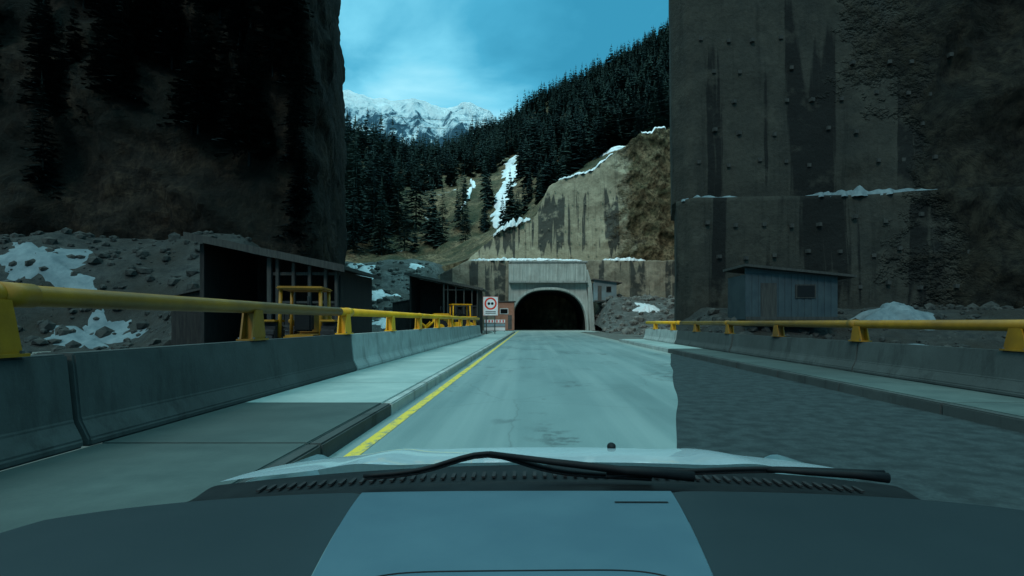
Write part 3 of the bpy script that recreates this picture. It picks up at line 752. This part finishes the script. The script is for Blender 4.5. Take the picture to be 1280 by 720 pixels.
def wiper(pts,arm):
    tube('wiper_blade',pts,.0046,M_black,car,8); tube('wiper_rubber',[(p[0],p[1]+.004,p[2]-.008) for p in pts],.003,M_rubber,car,6); tube('wiper_arm',arm,[.005,.007,.009,.011],M_black,car,8)
w1=[(x,1.20+.012*math.sin((x+.42)*4),1.180+.036*math.exp(-((x+.10)/.11)**2)-.012*(abs(x+.08)/.3)) for x in np.linspace(-.36,.26,22)]
wiper(w1,[(-.09,1.20,1.218),(0.03,1.19,1.204),(.2,1.18,1.186),(.34,1.17,1.176)])
w2=[(x,1.19,1.178+.010*math.exp(-((x-.5)/.2)**2)) for x in np.linspace(.16,.75,14)]
wiper(w2,[(.5,1.19,1.186),(.58,1.18,1.183),(.68,1.17,1.180),(.74,1.16,1.176)])
bm=bmesh.new(); bmesh.ops.create_uvsphere(bm,u_segments=12,v_segments=8,radius=.014)
for v in bm.verts: v.co=Vector((v.co.x*1.1+.275,v.co.y*1.6+1.92,max(v.co.z,-.006)+hz_(.565,.25)+.006))
from_bm('washer_nozzle',bm,M_black,car,True)
def dz(x,y):
    u=(x-CC)/.74
    return 1.236-.020*((y-.66)/.3)**2-.03*abs(u)**3-(max(0,y-.93)*1.2) -(max(0,.50-y)**1.3)*2.4
yy=np.linspace(.98,.30,70)
surf('dash_pad',lambda x,y:(x*(.55+.56*y),y,dz(x*(.55+.56*y),y)),-.262,.216,60,yy,M_dash)
def side(sx0,sx1,name):
    P=[]
    for k in np.linspace(0,1,40):
        P.append([((sx0*(.55+.56*y)+( .002 if sx0>0 else -.002))*(1-k)+sx1*k,y,dz((sx0*(.55+.56*y))*(1-k)+sx1*k,y)-.003*math.exp(-k*60)) for y in yy])
    grid(name,np.array(P),M_dash_dk,car)
side(-.262,-.80,'dash_side'); side(.216,.92,'dash_side')
def onS(x,y,o=.0002): return (x,y,dz(x,y)+o)
pts=[]
for t in np.linspace(-.06,1.06,70):
    x=-.20+.37*t; y=.598-.050*abs((t-.5)*2)**7 -.006*(1-t); pts.append(onS(x,y))
tube('lid_seam',pts,.0010,M_black,car,6)
P=np.array([[(x,y,dz(x,y)+.0012) for y in np.linspace(.835,.842,3)] for x in np.linspace(.125,.205,16)]); grid('defroster_slot',P,M_black,car)

# ------------------------------------------------------------ world, sun, camera
w=bpy.data.worlds.new("World"); scene.world=w; w.use_nodes=True; t=NT(w); t.n.clear()
out=t.node('ShaderNodeOutputWorld'); sky=t.node('ShaderNodeTexSky',sky_type='NISHITA',sun_disc=False); sky.sun_elevation=R(42); sky.sun_rotation=R(200); sky.altitude=2500
b1=t.node('ShaderNodeBackground'); b1.inputs[1].default_value=.07; t.link(sky.outputs[0],b1.inputs[0])
co=t.node('ShaderNodeTexCoord').outputs['Generated']; sp=t.node('ShaderNodeSeparateXYZ'); t.link(co,sp.inputs[0])
f=t.noise(co,2.1,8,.50,(1,1,2.4),.4)
lft=t.math('MULTIPLY',t.math('ADD',sp.outputs[0],.02),-.35); f=t.math('ADD',f,lft)
col=t.ramp(f,[(.40,(.035,.29,.46)),(.50,(.065,.40,.60)),(.59,(.18,.62,.82)),(.70,(.38,.82,.96))])
zen=t.ramp(sp.outputs[2],[(.50,0.),(.85,1.)]); col=t.mix(zen,col,(.74,1.6,1.72))
hor=t.ramp(sp.outputs[2],[(.0,.6),(.36,0.)]); col=t.mix(hor,col,(.18,.60,.82))
b2=t.node('ShaderNodeBackground'); b2.inputs[1].default_value=1.15; t.link(col,b2.inputs[0])
mx=t.node('ShaderNodeMixShader'); mx.inputs[0].default_value=.92; t.link(b1.outputs[0],mx.inputs[1]); t.link(b2.outputs[0],mx.inputs[2]); t.link(mx.outputs[0],out.inputs[0])
sl_=bpy.data.lights.new('sun','SUN'); sl_.energy=1.2; sl_.angle=R(14); sl_.color=(1,.97,.88); so=link(bpy.data.objects.new('sun',sl_))
so.rotation_euler=(R(48),0,R(-20))
cam=bpy.data.cameras.new('camera'); cam.sensor_width=36; cam.lens=700/1280*36; cam.shift_x=-24/1280; cam.shift_y=42/1280; cam.clip_end=9000; cam.clip_start=.05
c=link(bpy.data.objects.new('camera',cam)); c.location=(0,0,1.5); c.rotation_euler=(R(90),0,0); scene.camera=c
